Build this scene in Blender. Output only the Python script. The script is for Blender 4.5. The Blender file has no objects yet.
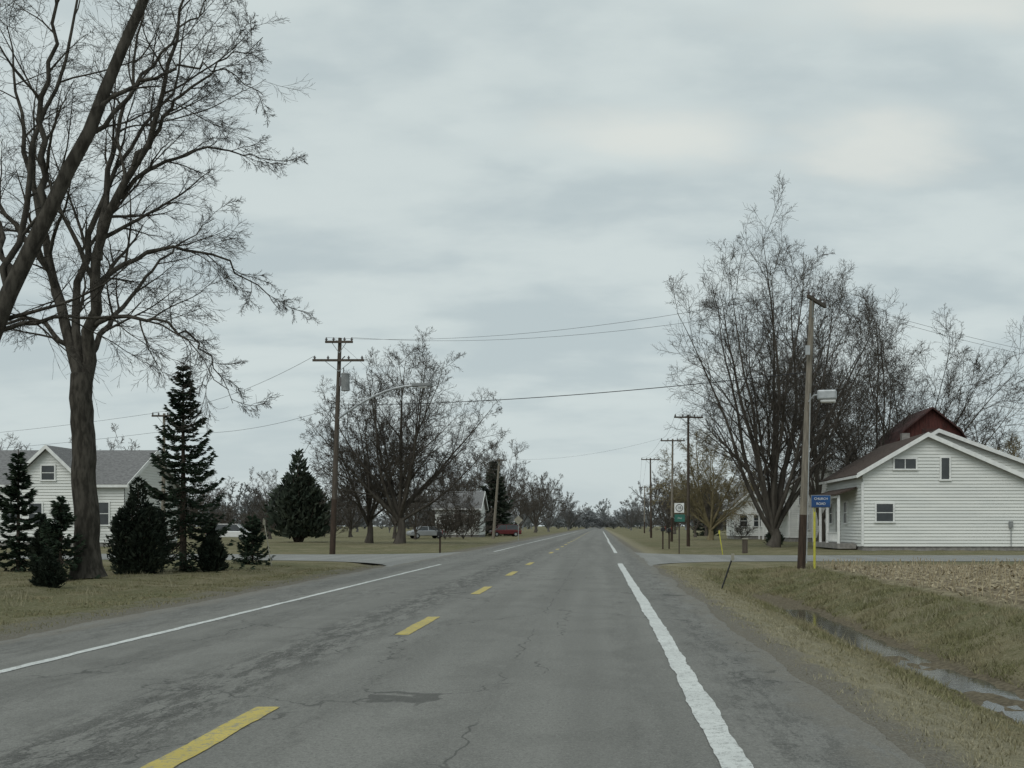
import bpy, math, numpy as np
from mathutils import Vector
rng = np.random.default_rng(7)
sc = bpy.context.scene
sc.view_settings.view_transform='Standard'; sc.view_settings.look='None'; sc.view_settings.exposure=0
COL = sc.collection

# ---------------------------------------------------------------- node helpers
class NT:
    def __init__(s, tree):
        s.t=tree; s.n=tree.nodes; s.l=tree.links
    def set(s, inp, v):
        if isinstance(v, bpy.types.NodeSocket): s.l.new(v, inp)
        elif v is not None:
            if isinstance(v,(tuple,list)) and len(v)==3 and inp.type=='RGBA': v=(*v,1)
            inp.default_value=v
    def math(s, op, a, b=None, c=None, clamp=False):
        m=s.n.new('ShaderNodeMath'); m.operation=op; m.use_clamp=clamp
        s.set(m.inputs[0],a); s.set(m.inputs[1],b)
        if c is not None: s.set(m.inputs[2],c)
        return m.outputs[0]
    def mix(s, f, a, b, mode='MIX'):
        m=s.n.new('ShaderNodeMix'); m.data_type='RGBA'; m.blend_type=mode
        s.set(m.inputs[0],f); s.set(m.inputs[6],a); s.set(m.inputs[7],b)
        return m.outputs[2]
    def noise(s, vec, scale, detail=4, rough=0.55, dist=0.0):
        m=s.n.new('ShaderNodeTexNoise'); s.set(m.inputs['Vector'],vec)
        m.inputs['Scale'].default_value=scale; m.inputs['Detail'].default_value=detail
        m.inputs['Roughness'].default_value=rough; m.inputs['Distortion'].default_value=dist
        return m.outputs[0]
    def map(s, v, lo, hi, a=0.0, b=1.0, smooth=True):
        m=s.n.new('ShaderNodeMapRange'); m.interpolation_type='SMOOTHSTEP' if smooth else 'LINEAR'
        s.set(m.inputs[0],v); m.inputs[1].default_value=lo; m.inputs[2].default_value=hi
        m.inputs[3].default_value=a; m.inputs[4].default_value=b
        return m.outputs[0]
    def scalev(s, vec, sx, sy, sz):
        m=s.n.new('ShaderNodeVectorMath'); m.operation='MULTIPLY'; s.set(m.inputs[0],vec)
        m.inputs[1].default_value=(sx,sy,sz); return m.outputs[0]
    def pos(s):
        return s.n.new('ShaderNodeNewGeometry').outputs['Position']
    def sep(s, v):
        m=s.n.new('ShaderNodeSeparateXYZ'); s.set(m.inputs[0],v); return m.outputs
    def bump(s, h, strength, dist=0.02):
        m=s.n.new('ShaderNodeBump'); s.set(m.inputs['Height'],h)
        m.inputs['Strength'].default_value=strength; m.inputs['Distance'].default_value=dist
        return m.outputs[0]

def newmat(name):
    m=bpy.data.materials.new(name); m.use_nodes=True
    nt=NT(m.node_tree); bs=m.node_tree.nodes['Principled BSDF']
    return m,nt,bs

def mat(name, c1, c2=None, scale=3.0, rough=0.8, bump=0.0, metal=0.0, spec=0.3, sv=None, detail=3):
    m,nt,bs=newmat(name)
    p=nt.pos()
    if sv: p=nt.scalev(p,*sv)
    n=nt.noise(p,scale,detail)
    if c2 is None: c2=tuple(x*0.8 for x in c1)
    nt.set(bs.inputs['Base Color'], nt.mix(nt.map(n,0.35,0.65),c1,c2))
    bs.inputs['Roughness'].default_value=rough; bs.inputs['Metallic'].default_value=metal
    bs.inputs['Specular IOR Level'].default_value=spec
    if bump: nt.set(bs.inputs['Normal'], nt.bump(n,bump))
    return m

M={}
M['bark']=mat('bark',(0.098,0.088,0.076),(0.064,0.057,0.049),3,0.95,0,sv=(1,1,0.25),spec=0.0,detail=1)
M['bark_near']=mat('bark_near',(0.080,0.073,0.062),(0.036,0.033,0.028),9,0.95,0.5,sv=(1,1,0.3),spec=0.05,detail=6)
M['bark_brown']=mat('bark_brown',(0.115,0.102,0.088),(0.080,0.071,0.062),2,0.95,0,spec=0.0,detail=1)
M['bark_willow']=mat('bark_willow',(0.25,0.215,0.13),(0.17,0.145,0.09),2,0.95,0,spec=0.0,detail=1)
M['bark_far_haze']=mat('bark_far_haze',(0.160,0.154,0.148),(0.128,0.123,0.118),0.2,0.95,0,spec=0.0,detail=1)  # bark for distant rows, greyed so the colour carries the distance haze
M['bark_hazy']=mat('bark_hazy',(0.235,0.245,0.25),(0.20,0.21,0.215),0.05,0.95,0,spec=0.0,detail=1)  # paler and bluer still: aerial haze painted into the bark colour
M['needles']=mat('needles',(0.020,0.034,0.022),(0.042,0.060,0.038),3.0,0.85,0,spec=0.1)
M['needles_dark']=mat('needles_dark',(0.014,0.021,0.015),(0.030,0.038,0.026),4,0.85,0,spec=0.1)
M['needles_far_haze']=mat('needles_far_haze',(0.035,0.048,0.036),(0.065,0.078,0.058),0.8,0.9,0,spec=0.1)  # lighter needle copy for far conifers, haze painted into the green
M['trunk']=mat('conifer_trunk',(0.09,0.07,0.055),(0.05,0.04,0.03),8,0.95,0.4)
M['pole']=mat('pole_wood',(0.24,0.215,0.175),(0.15,0.135,0.11),6,0.9,0.3,sv=(4,4,0.3))
M['pole_brown']=mat('pole_brown',(0.10,0.082,0.066),(0.06,0.05,0.04),6,0.9,0.3,sv=(4,4,0.3))
M['pole_dark']=mat('pole_creosote',(0.06,0.040,0.028),(0.03,0.021,0.016),6,0.8,0.3,sv=(4,4,0.3))
M['galv']=mat('galvanised',(0.42,0.44,0.45),(0.33,0.35,0.36),4,0.5,0,metal=0.4)
M['dull_metal']=mat('dull_metal',(0.26,0.27,0.27),(0.2,0.21,0.21),4,0.6,0,metal=0.2)
M['wire']=mat('wire',(0.03,0.03,0.032),None,1,0.6)
M['insul']=mat('insulator',(0.14,0.13,0.13),None,2,0.3)
M['siding']=mat('white_siding',(0.70,0.71,0.68),(0.64,0.655,0.63),0.35,0.6,0,spec=0.3,sv=(1,1,6),detail=4)
M['trim']=mat('white_trim',(0.76,0.77,0.75),(0.66,0.67,0.66),3,0.5)
M['glass']=mat('window_glass',(0.02,0.024,0.026),(0.035,0.04,0.042),1.5,0.08,0,spec=0.7)
M['curtain']=mat('window_curtain',(0.4,0.4,0.38),None,6,0.9)
M['shingle']=mat('roof_shingle',(0.20,0.20,0.20),(0.13,0.13,0.13),5,0.9,0.5,sv=(1,1,3))
M['shingle_brown']=mat('roof_brown',(0.085,0.062,0.052),(0.05,0.038,0.032),5,0.9,0.5)
M['barn_red']=mat('barn_red',(0.105,0.036,0.030),(0.065,0.025,0.022),3,0.85,0.2,sv=(4,4,0.4))
M['barn_roof']=mat('barn_roof',(0.075,0.035,0.032),(0.05,0.028,0.026),2,0.85,0.2)
M['concrete']=mat('foundation',(0.28,0.27,0.25),(0.2,0.19,0.18),4,0.9,0.3)
M['rubber']=mat('rubber',(0.02,0.02,0.02),None,5,0.8)
M['yellow_post']=mat('yellow_paint',(0.55,0.52,0.08),(0.42,0.40,0.06),4,0.5)
M['blue_sign']=mat('blue_sign',(0.02,0.08,0.22),(0.02,0.06,0.17),2,0.4)
M['white_sign']=mat('white_sign',(0.70,0.71,0.70),(0.6,0.61,0.6),3,0.4)
M['green_sign']=mat('green_sign',(0.03,0.14,0.11),(0.03,0.11,0.09),2,0.4)
M['black']=mat('black_paint',(0.02,0.02,0.022),None,3,0.45)
M['sign_back']=mat('sign_back',(0.36,0.34,0.28),(0.26,0.25,0.2),3,0.5,metal=0.2)
M['car_silver']=mat('paint_silver',(0.42,0.44,0.46),(0.38,0.4,0.42),1,0.3,metal=0.4,spec=0.6)
M['car_red']=mat('paint_red',(0.14,0.02,0.025),(0.11,0.018,0.02),1,0.3,spec=0.6)
M['car_white']=mat('paint_white',(0.72,0.73,0.73),(0.66,0.67,0.67),1,0.3,spec=0.6)
M['lamp_lens']=mat('lamp_lens',(0.55,0.56,0.55),(0.45,0.46,0.45),3,0.2)
M['tail']=mat('tail_light',(0.3,0.01,0.01),None,3,0.2)

# ---------------------------------------------------------------- mesh helpers
def npmesh(name, V, F, material, smooth=True):
    V=np.ascontiguousarray(V,dtype=np.float32).reshape(-1,3); F=np.ascontiguousarray(F,dtype=np.int32)
    k=F.shape[1]; me=bpy.data.meshes.new(name)
    me.vertices.add(len(V)); me.vertices.foreach_set('co',V.ravel())
    me.loops.add(F.size); me.loops.foreach_set('vertex_index',F.ravel())
    me.polygons.add(len(F)); me.polygons.foreach_set('loop_start',np.arange(len(F),dtype=np.int32)*k)
    me.update(calc_edges=True)
    if smooth: me.polygons.foreach_set('use_smooth',np.ones(len(F),dtype=bool))
    me.materials.append(material); me.validate()
    return me
def link(name, data, parent=None, loc=(0,0,0), rotz=0, scale=None):
    o=bpy.data.objects.new(name,data); COL.objects.link(o)
    o.location=loc; o.rotation_euler=(0,0,rotz)
    if scale is not None: o.scale=scale
    if parent: o.parent=parent
    return o
def empty(name, loc=(0,0,0), rotz=0):
    e=link(name,None,None,loc,rotz); e.empty_display_size=0.2; return e

class MB:
    """collect simple solids into one mesh"""
    def __init__(s): s.v=[]; s.f=[]
    def quad(s,*p):
        b=len(s.v); s.v+= [tuple(q) for q in p]; s.f.append(tuple(range(b,b+len(p))))
    def box(s,c,d,rz=0.0):
        b=len(s.v); cx,cy,cz=c; dx,dy,dz=[k/2 for k in d]; ca,sa=math.cos(rz),math.sin(rz)
        for z in(-dz,dz):
            for x,y in((-dx,-dy),(dx,-dy),(dx,dy),(-dx,dy)):
                s.v.append((cx+x*ca-y*sa,cy+x*sa+y*ca,cz+z))
        for q in((0,3,2,1),(4,5,6,7),(0,1,5,4),(1,2,6,5),(2,3,7,6),(3,0,4,7)): s.f.append(tuple(b+i for i in q))
    def tube(s,p,q,r0,r1,n=12,caps=True):
        p=Vector(p);q=Vector(q);d=(q-p).normalized()
        a=Vector((0,0,1)) if abs(d.z)<0.9 else Vector((1,0,0))
        u=d.cross(a).normalized(); w=d.cross(u); b=len(s.v)
        for c,r in((p,r0),(q,r1)):
            for i in range(n):
                t=2*math.pi*i/n; s.v.append(tuple(c+u*math.cos(t)*r+w*math.sin(t)*r))
        for i in range(n):
            j=(i+1)%n; s.f.append((b+i,b+j,b+n+j,b+n+i))
        if caps: s.f.append(tuple(b+i for i in range(n))[::-1]); s.f.append(tuple(b+n+i for i in range(n)))
    def path(s,pts,r,n=6):
        for a,b in zip(pts[:-1],pts[1:]): s.tube(a,b,r,r,n)
    def prism(s,poly,y0,y1,axis='y'):
        n=len(poly); b=len(s.v)
        for t in(y0,y1):
            for a,z in poly: s.v.append((a,t,z) if axis=='y' else (t,a,z))
        s.f.append(tuple(b+i for i in range(n))); s.f.append(tuple(b+n+i for i in range(n))[::-1])
        for i in range(n):
            j=(i+1)%n; s.f.append((b+j,b+i,b+n+i,b+n+j))
    def obj(s,name,material,parent=None,bevel=0.0,smooth=False,loc=(0,0,0)):
        me=bpy.data.meshes.new(name); me.from_pydata(s.v,[],s.f); me.update()
        me.materials.append(material)
        if smooth:
            for p in me.polygons: p.use_smooth=True
        o=link(name,me,parent,loc)
        if bevel:
            m=o.modifiers.new('bevel','BEVEL'); m.width=bevel; m.segments=2; m.limit_method='ANGLE'
        return o

def tubes(P,R,S):
    N,K,_=P.shape
    T=np.gradient(P,axis=1); T/=np.linalg.norm(T,axis=2,keepdims=True)+1e-9
    mean=P[:,-1]-P[:,0]; mean/=np.linalg.norm(mean,axis=1,keepdims=True)+1e-9
    a=np.where(np.abs(mean[:,2:3])<0.8,np.array([[0,0,1.0]]),np.array([[1.0,0,0]]))[:,None,:]
    U=np.cross(T,np.broadcast_to(a,T.shape)); U/=np.linalg.norm(U,axis=2,keepdims=True)+1e-9
    Vv=np.cross(T,U)
    th=np.arange(S)*2*np.pi/S
    V=P[:,:,None,:]+R[:,:,None,None]*(np.cos(th)[None,None,:,None]*U[:,:,None,:]+np.sin(th)[None,None,:,None]*Vv[:,:,None,:])
    n=np.arange(N)[:,None,None]*K*S; k=np.arange(K-1)[None,:,None]*S; s=np.arange(S)[None,None,:]; s2=(s+1)%S
    F=np.stack([n+k+s,n+k+s2,n+k+S+s2,n+k+S+s],axis=-1).reshape(-1,4)
    return V.reshape(-1,3),F

def spawn(g,P,R,n,ang,asd,ratio,tmin,tmax,K,rr,up,wig,rmin,taper=0.85,tshape=0.5,curl=0.0):
    N,Kp,_=P.shape
    idx=np.repeat(np.arange(N),n); m=N*n
    j=np.tile(np.arange(n),N)
    t=tmin+(tmax-tmin)*((j+g.random(m))/n)
    f=np.clip(t*(Kp-1),0,Kp-1.001); i0=f.astype(int); fr=(f-i0)[:,None]
    A=P[idx,i0];B=P[idx,i0+1]; base=A+(B-A)*fr
    T=B-A; T/=np.linalg.norm(T,axis=1,keepdims=True)+1e-9
    Lp=np.linalg.norm(np.diff(P,axis=1),axis=2).sum(1)[idx]
    r0=(R[idx,i0]*(1-fr[:,0])+R[idx,i0+1]*fr[:,0])*rr
    a=np.where(np.abs(T[:,2:3])<0.8,np.array([[0,0,1.0]]),np.array([[1.0,0,0]]))
    U=np.cross(T,a); U/=np.linalg.norm(U,axis=1,keepdims=True)+1e-9; Vv=np.cross(T,U)
    ph=j*2.4+g.random(m)*1.6+np.repeat(g.random(N)*6.28,n)
    an=np.radians(ang+asd*g.standard_normal(m))
    d=np.cos(an)[:,None]*T+np.sin(an)[:,None]*(np.cos(ph)[:,None]*U+np.sin(ph)[:,None]*Vv)
    L=Lp*ratio*(1-tshape*t)*(0.55+0.8*g.random(m))
    st=(L/(K-1))[:,None]; out=np.zeros((m,K,3)); out[:,0]=base; cur=base
    for k in range(1,K):
        d=d+wig*g.standard_normal((m,3)); d[:,2]+=up+curl*(k/(K-1)-0.5)*2
        d/=np.linalg.norm(d,axis=1,keepdims=True)+1e-9
        cur=cur+d*st; out[:,k]=cur
    s=np.linspace(0,1,K)[None,:]
    RR=np.maximum(r0[:,None]*(1-taper*s),rmin)
    return out,RR

def resample(ctrl,K,g,wig=0.0):
    c=np.array(ctrl,float); n=len(c)
    d=np.r_[0,np.cumsum(np.linalg.norm(np.diff(c,axis=0),axis=1))]; t=np.linspace(0,d[-1],K)
    tg=np.gradient(c,d,axis=0); out=np.zeros((K,3))
    for i,tt in enumerate(t):
        k=min(max(np.searchsorted(d,tt)-1,0),n-2); h=d[k+1]-d[k]; u=(tt-d[k])/h
        out[i]=(2*u**3-3*u**2+1)*c[k]+(u**3-2*u**2+u)*h*tg[k]+(-2*u**3+3*u**2)*c[k+1]+(u**3-u**2)*h*tg[k+1]
    w=wig*g.standard_normal((K,3)); w[0]=0; return out+w

def build_tree_mesh(name,polys,mt):
    Vs=[];Fs=[];o=0
    for P,R,S in polys:
        V,F=tubes(P,R,S); Vs.append(V); Fs.append(F+o); o+=len(V)
    return npmesh(name,np.concatenate(Vs),np.concatenate(Fs),mt)

def winter_tree_mesh(name,seed,H,r,mt,stems=8,fork=0.15,lean=(6,34),ns=(9,6,5,4),ratios=(0.40,0.52,0.56,0.58),
                     up=(0.03,0.04,0.03,0.02),rmin=0.006,wig=0.06,ang=36,droop=0,dome=0.25,bend=0.015,tt=0.62):
    g=np.random.default_rng(seed); polys=[]
    tr=resample([(0,0,0),(0.01*H,0,fork*H*0.5),(0,0.01*H,fork*H)],6,g,0.0)
    R=np.linspace(r*1.0,r*0.75,6); R[0]=r*1.45; R[1]=r*1.12
    polys.append((tr[None],R[None],10))
    K=14; P=np.zeros((stems,K,3)); RR=np.zeros((stems,K))
    for i in range(stems):
        fr=(i+0.3)/stems; a_=lean[0]+(lean[1]-lean[0])*fr+g.uniform(-3,3)
        a0=math.radians(a_ if i else 3); az=2.4*i+g.uniform(-.35,.35)
        L=H*(1-fork)*(1.0-dome*fr**1.5)*g.uniform(0.90,1.02)
        d=np.array([math.sin(a0)*math.cos(az),math.sin(a0)*math.sin(az),math.cos(a0)])
        p=np.array([0,0,fork*H*g.uniform(0.6,0.98)]); P[i,0]=p
        for k in range(1,K):
            d=d+0.06*g.standard_normal(3); d[2]+=bend; d/=np.linalg.norm(d)
            p=p+d*L/(K-1); P[i,k]=p
        RR[i]=np.maximum(r*0.52*g.uniform(.75,1.1)*(1-0.94*np.linspace(0,1,K)**0.8),0.015)
    polys.append((P,RR,8))
    cP,cR=P,RR
    for lv,n in enumerate(ns):
        K=(8,6,4,3)[min(lv,3)]
        cP,cR=spawn(g,cP,cR,n,ang+3*lv,9,ratios[lv],(0.15,0.15,0.12,0.1)[lv],1.0,K,0.55,up[lv],wig*(1+0.2*lv),rmin*(2.0,1.5,1.1,1.0)[lv],tshape=(tt,0.45,0.35,0.3)[lv],curl=droop)
        polys.append((cP,cR,(5,4,3,3)[lv]))
    return build_tree_mesh(name,polys,mt)

def limb_tree(name,seed,loc,trunk,rt,limbs,mt,ns,ratios,rmin=0.004):
    g=np.random.default_rng(seed); polys=[]
    K=18; P=resample(trunk,K,g,0.02); s=np.linspace(0,1,K)
    R=rt[0]+(rt[1]-rt[0])*s; R[0]*=1.5; R[1]*=1.18
    polys.append((P[None],R[None],16))
    Ls=[];Rs=[]
    for c,r in limbs:
        Ls.append(resample(c,K,g,0.06)); Rs.append(np.maximum(r*(1-0.92*s**0.75),0.010))
    P=np.array(Ls);R=np.array(Rs); polys.append((P,R,10))
    cP,cR=P,R
    for lv,n in enumerate(ns):
        KK=(11,8,6,4)[lv]
        cP,cR=spawn(g,cP,cR,n,(40,38,36,34)[lv],11,ratios[lv],(0.12,0.15,0.12,0.1)[lv],1.0,KK,0.55,(0.02,-0.03,-0.03,-0.01)[lv],(0.08,0.09,0.10,0.10)[lv],rmin*(2.2,1.5,1.1,1.0)[lv],tshape=(0.5,0.35,0.3,0.25)[lv],curl=(0.02,0.06,0.10,0.12)[lv])
        polys.append((cP,cR,(6,4,3,3)[lv]))
    return link(name,build_tree_mesh(name,polys,mt),None,loc)

# ---------------------------------------------------------------- ground
def ss(a,b,x): 
    t=np.clip((x-a)/(b-a),0,1); return t*t*(3-2*t)
def cross_c(x): return 52.5 - 0.13*np.clip(x+3,-60,0)
def gh(x,y):
    x=np.asarray(x,float); y=np.asarray(y,float)
    offc=ss(6.2,8.8,np.abs(y-cross_c(x)))
    right=np.interp(x,[2.0,2.4,3.2,4.5,4.9,5.5,6.1,7.4,9,30],[-0.03,-0.05,-0.2,-0.66,-0.80,-0.80,-0.6,-0.16,-0.08,-0.06])
    shallow=np.interp(x,[2.0,3.5,5,7.4,9],[-0.03,-0.09,-0.16,-0.08,-0.06])
    k=1-ss(34,43,y); k=np.where(y>57,0,k)
    zr=shallow+(right-shallow)*k
    zl=np.interp(x,[-60,-30,-14,-11.2,-9.2,-8.0],[-0.02,-0.02,-0.04,-0.15,-0.12,-0.03])
    z=np.where(x>2,zr,np.where(x<-8,zl,-0.03))
    und=0.035*np.sin(x*1.7+0.6*y)*np.sin(y*0.9-0.4*x)+0.025*np.sin(x*4.1-y*1.3)*np.sin(y*3.1)
    e=ss(0.2,1.6,np.where(x>2,x-2,np.where(x<-8,-8-x,0)))
    z=z+und*e
    far=ss(90,140,y); z=z*(1-far)-0.03*far
    return -0.04*(1-offc)+z*offc
def axis(parts):
    return np.unique(np.round(np.concatenate([np.arange(a,b,s) for a,b,s in parts]),4))
xs=axis([(-4000,-400,300),(-400,-60,20),(-60,-22,1.0),(-22,-7,0.25),(-7,2,1.5),(2,9,0.14),(9,30,0.8),(30,60,3),(60,400,20),(400,4001,300)])
ys=axis([(-60,0,5),(0,48,0.3),(48,90,0.8),(90,200,6),(200,600,40),(600,6001,450)])
X,Y=np.meshgrid(xs,ys); Z=gh(X,Y)
g0=np.random.default_rng(1); 
near=(np.abs(X)<25)&(Y<44)&((X>2.2)|(X<-8.3)); Z=Z+np.where(near,g0.standard_normal(Z.shape)*0.012,0)
nx,ny=len(xs),len(ys)
i=np.arange(nx-1)[None,:]; j=np.arange(ny-1)[:,None]*nx
F=np.stack([j+i,j+i+1,j+nx+i+1,j+nx+i],-1).reshape(-1,4)
m,nt,bs=newmat('ground'); p=nt.pos(); sx=nt.sep(p)
big=nt.noise(p,0.15,4); mid=nt.noise(p,0.9,5,0.65); fine=nt.noise(p,14,5,0.7); fine2=nt.noise(p,45,2,0.7)
c=nt.mix(nt.map(mid,0.40,0.60),(0.125,0.120,0.062),(0.205,0.183,0.112))
c=nt.mix(nt.math('MULTIPLY',nt.map(big,0.45,0.58),0.75),c,(0.105,0.112,0.054))
c=nt.mix(nt.math('MULTIPLY',nt.map(fine,0.42,0.68),0.75),c,(0.255,0.228,0.150))
c=nt.mix(nt.math('MULTIPLY',nt.map(fine2,0.48,0.66),0.5),c,(0.075,0.066,0.042))
xr=nt.math('ADD',sx[0],nt.math('MULTIPLY',nt.math('SUBTRACT',mid,0.5),1.8))
dry=nt.math('MULTIPLY',nt.map(xr,4.1,2.8,0,1),nt.map(sx[0],0,2,0,1))
c=nt.mix(nt.math('MULTIPLY',dry,0.7),c,nt.mix(nt.map(fine,0.3,0.7),(0.21,0.193,0.135),(0.325,0.295,0.21)))
mud=nt.math('MULTIPLY',nt.map(sx[2],-0.60,-0.74,0,1),nt.map(xr,3,4))
c=nt.mix(mud,c,nt.mix(nt.map(fine,0.4,0.6),(0.10,0.085,0.06),(0.17,0.145,0.10)))
field=nt.math('MULTIPLY',nt.map(xr,7.7,8.9),nt.map(sx[1],45,43.5))
rows=nt.math('SINE',nt.math('MULTIPLY',nt.math('ADD',sx[0],nt.math('MULTIPLY',mid,0.25)),2*math.pi/0.76))
soil=nt.mix(nt.map(fine,0.35,0.65),(0.14,0.112,0.076),(0.225,0.19,0.13))
soil=nt.mix(nt.map(nt.math('ADD',nt.noise(p,4,4,0.7),nt.math('MULTIPLY',rows,0.08)),0.50,0.62),soil,(0.33,0.285,0.195))
c=nt.mix(field,c,soil)
el=nt.map(nt.math('ADD',sx[0],nt.math('MULTIPLY',nt.math('SUBTRACT',mid,0.5),3.0)),-10.3,-8.7)
er=nt.map(nt.math('ADD',sx[0],nt.math('MULTIPLY',nt.math('SUBTRACT',mid,0.5),1.2)),2.75,2.2)
grav=nt.mix(nt.map(fine2,0.35,0.65),(0.205,0.195,0.17),(0.115,0.105,0.09))
grav=nt.mix(nt.math('MULTIPLY',nt.map(fine,0.5,0.65),0.4),grav,(0.13,0.105,0.078))
c=nt.mix(nt.math('MULTIPLY',nt.math('MULTIPLY',el,er),0.85),c,grav)
nt.set(bs.inputs['Base Color'],c); bs.inputs['Roughness'].default_value=0.95; bs.inputs['Specular IOR Level'].default_value=0.1
nt.set(bs.inputs['Normal'],nt.bump(fine,0.9,0.05))
M['ground']=m
link('ground',npmesh('ground',np.stack([X,Y,Z],-1),F,m))

# ---------------------------------------------------------------- asphalt
def asphalt(name,base=(0.184,0.183,0.169),side=False):
    m,nt,bs=newmat(name); p=nt.pos(); sx=nt.sep(p)
    grain=nt.noise(p,60,3,0.85); mg=nt.noise(p,22,4,0.85); blot=nt.noise(p,0.6,4,0.7); lon=nt.noise(nt.scalev(p,1.3,0.05,1),1.0,3,0.5)
    c=nt.mix(nt.map(lon,0.35,0.65),tuple(k*0.88 for k in base),tuple(k*1.10 for k in base))
    c=nt.mix(nt.math('MULTIPLY',nt.map(blot,0.48,0.58),0.30),c,tuple(k*0.66 for k in base))
    if not side:
        lon2=nt.noise(nt.scalev(p,4.5,0.9,1),1.0,6,0.85)
        xw=nt.math('ADD',sx[0],nt.math('MULTIPLY',nt.math('SUBTRACT',blot,0.5),0.9))
        def band(x0,w,amt,col,cc,thr=(0.45,0.6)):
            dx=nt.math('ABSOLUTE',nt.math('SUBTRACT',xw,x0))
            k=nt.math('MULTIPLY',nt.map(dx,w,w*0.2),nt.map(lon2,*thr))
            return nt.mix(nt.math('MULTIPLY',k,amt),cc,col)
        dk=tuple(k*0.40 for k in base)
        c=band(-3.55,0.85,0.9,dk,c,(0.46,0.54)); c=band(-2.30,0.25,0.45,dk,c,(0.49,0.58)); c=band(1.45,0.55,0.65,dk,c,(0.46,0.57))
        c=band(-7.2,1.0,0.65,dk,c,(0.43,0.60)); c=band(-1.0,0.6,0.38,tuple(k*0.58 for k in base),c,(0.25,0.65)); c=band(-5.2,0.7,0.5,dk,c,(0.42,0.60)); c=band(0.35,0.3,0.3,dk,c,(0.40,0.60))
        c=band(2.05,0.55,0.9,(0.165,0.155,0.130),c,(0.36,0.50)); c=band(-8.0,0.6,0.75,(0.175,0.16,0.132),c,(0.40,0.54))
    c=nt.mix(nt.math('MULTIPLY',nt.map(mg,0.52,0.66),0.38),c,tuple(k*1.5 for k in base))
    c=nt.mix(nt.math('MULTIPLY',nt.map(mg,0.48,0.34),0.5),c,tuple(k*0.45 for k in base))
    c=nt.mix(nt.math('MULTIPLY',nt.map(grain,0.52,0.68),0.5),c,tuple(k*1.7 for k in base))
    c=nt.mix(nt.math('MULTIPLY',nt.map(grain,0.48,0.30),0.7),c,tuple(k*0.35 for k in base))
    if not side:
        wv=nt.n.new('ShaderNodeVectorMath'); wv.operation='ADD'; nt.set(wv.inputs[0],nt.scalev(p,1,0.5,1))
        nn=nt.n.new('ShaderNodeTexNoise'); nn.inputs['Scale'].default_value=2.2; nn.inputs['Detail'].default_value=5; nt.set(nn.inputs['Vector'],p)
        sv=nt.scalev(nn.outputs[1],0.8,0.8,0); nt.set(wv.inputs[1],sv)
        vo=nt.n.new('ShaderNodeTexVoronoi'); vo.feature='DISTANCE_TO_EDGE'; vo.inputs['Scale'].default_value=0.30; nt.set(vo.inputs['Vector'],wv.outputs[0])
        patchy=nt.noise(p,0.4,2)
        cr=nt.math('MULTIPLY',nt.map(vo.outputs[0],0.006,0.002),nt.map(patchy,0.44,0.52))
        vo2=nt.n.new('ShaderNodeTexVoronoi'); vo2.feature='DISTANCE_TO_EDGE'; vo2.inputs['Scale'].default_value=1.7; nt.set(vo2.inputs['Vector'],wv.outputs[0])
        edge=nt.math('MAXIMUM',nt.map(nt.math('ABSOLUTE',nt.math('SUBTRACT',sx[0],1.6)),0.5,0.2),nt.map(nt.math('ABSOLUTE',nt.math('SUBTRACT',sx[0],-3.5)),0.7,0.3))
        cr2=nt.math('MULTIPLY',nt.map(vo2.outputs[0],0.018,0.006),nt.math('MULTIPLY',edge,nt.map(patchy,0.42,0.50)))
        sm=nt.math('ABSOLUTE',nt.math('SUBTRACT',nt.math('ADD',sx[0],nt.math('MULTIPLY',nt.math('SUBTRACT',nn.outputs[0],0.5),0.3)),-0.95))
        seam=nt.math('MULTIPLY',nt.map(sm,0.014,0.005),nt.map(patchy,0.54,0.46))
        crk=nt.math('MAXIMUM',nt.math('MAXIMUM',cr,cr2),seam)
        c=nt.mix(nt.math('MULTIPLY',crk,0.6),c,(0.045,0.045,0.042))
    nt.set(bs.inputs['Base Color'],c)
    bs.inputs['Roughness'].default_value=0.8; bs.inputs['Specular IOR Level'].default_value=0.2
    nt.set(bs.inputs['Normal'],nt.bump(grain,0.6,0.01))
    return m
M['asphalt']=asphalt('asphalt'); M['asphalt_side']=asphalt('asphalt_side',(0.235,0.237,0.225),True)
g1=np.random.default_rng(4)
yy=np.concatenate([np.arange(-20,60,0.12),np.arange(60,200,1.5),np.arange(200,2200,20)])
def rag(n,s,sm=5):
    a=g1.standard_normal(n+sm)*s; return np.convolve(a,np.ones(sm)/sm,'valid')[:n]*1.6
n=len(yy); xl=-8.0+rag(n,0.06,7)+rag(n,0.12,25); xr_=2.0+rag(n,0.045,9)+rag(n,0.16,30)
cols=np.linspace(0,1,8)
V=np.zeros((n,8,3)); V[:,:,0]=xl[:,None]+(xr_-xl)[:,None]*cols; V[:,:,1]=yy[:,None]; V[:,:,2]=0.0
V[:,:,2]+=0.02*np.cos((V[:,:,0]+2.8)/5.5*1.4)-0.015
V[:,0,2]=-0.020; V[:,-1,2]=-0.020
a=np.arange(7)[None,:]; b=np.arange(n-1)[:,None]*8
link('main_road',npmesh('main_road',V,np.stack([b+a,b+a+1,b+9+a,b+8+a],-1).reshape(-1,4),M['asphalt']))
def road_z(x): return 0.02*math.cos((x+2.8)/5.5*1.4)-0.015
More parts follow.
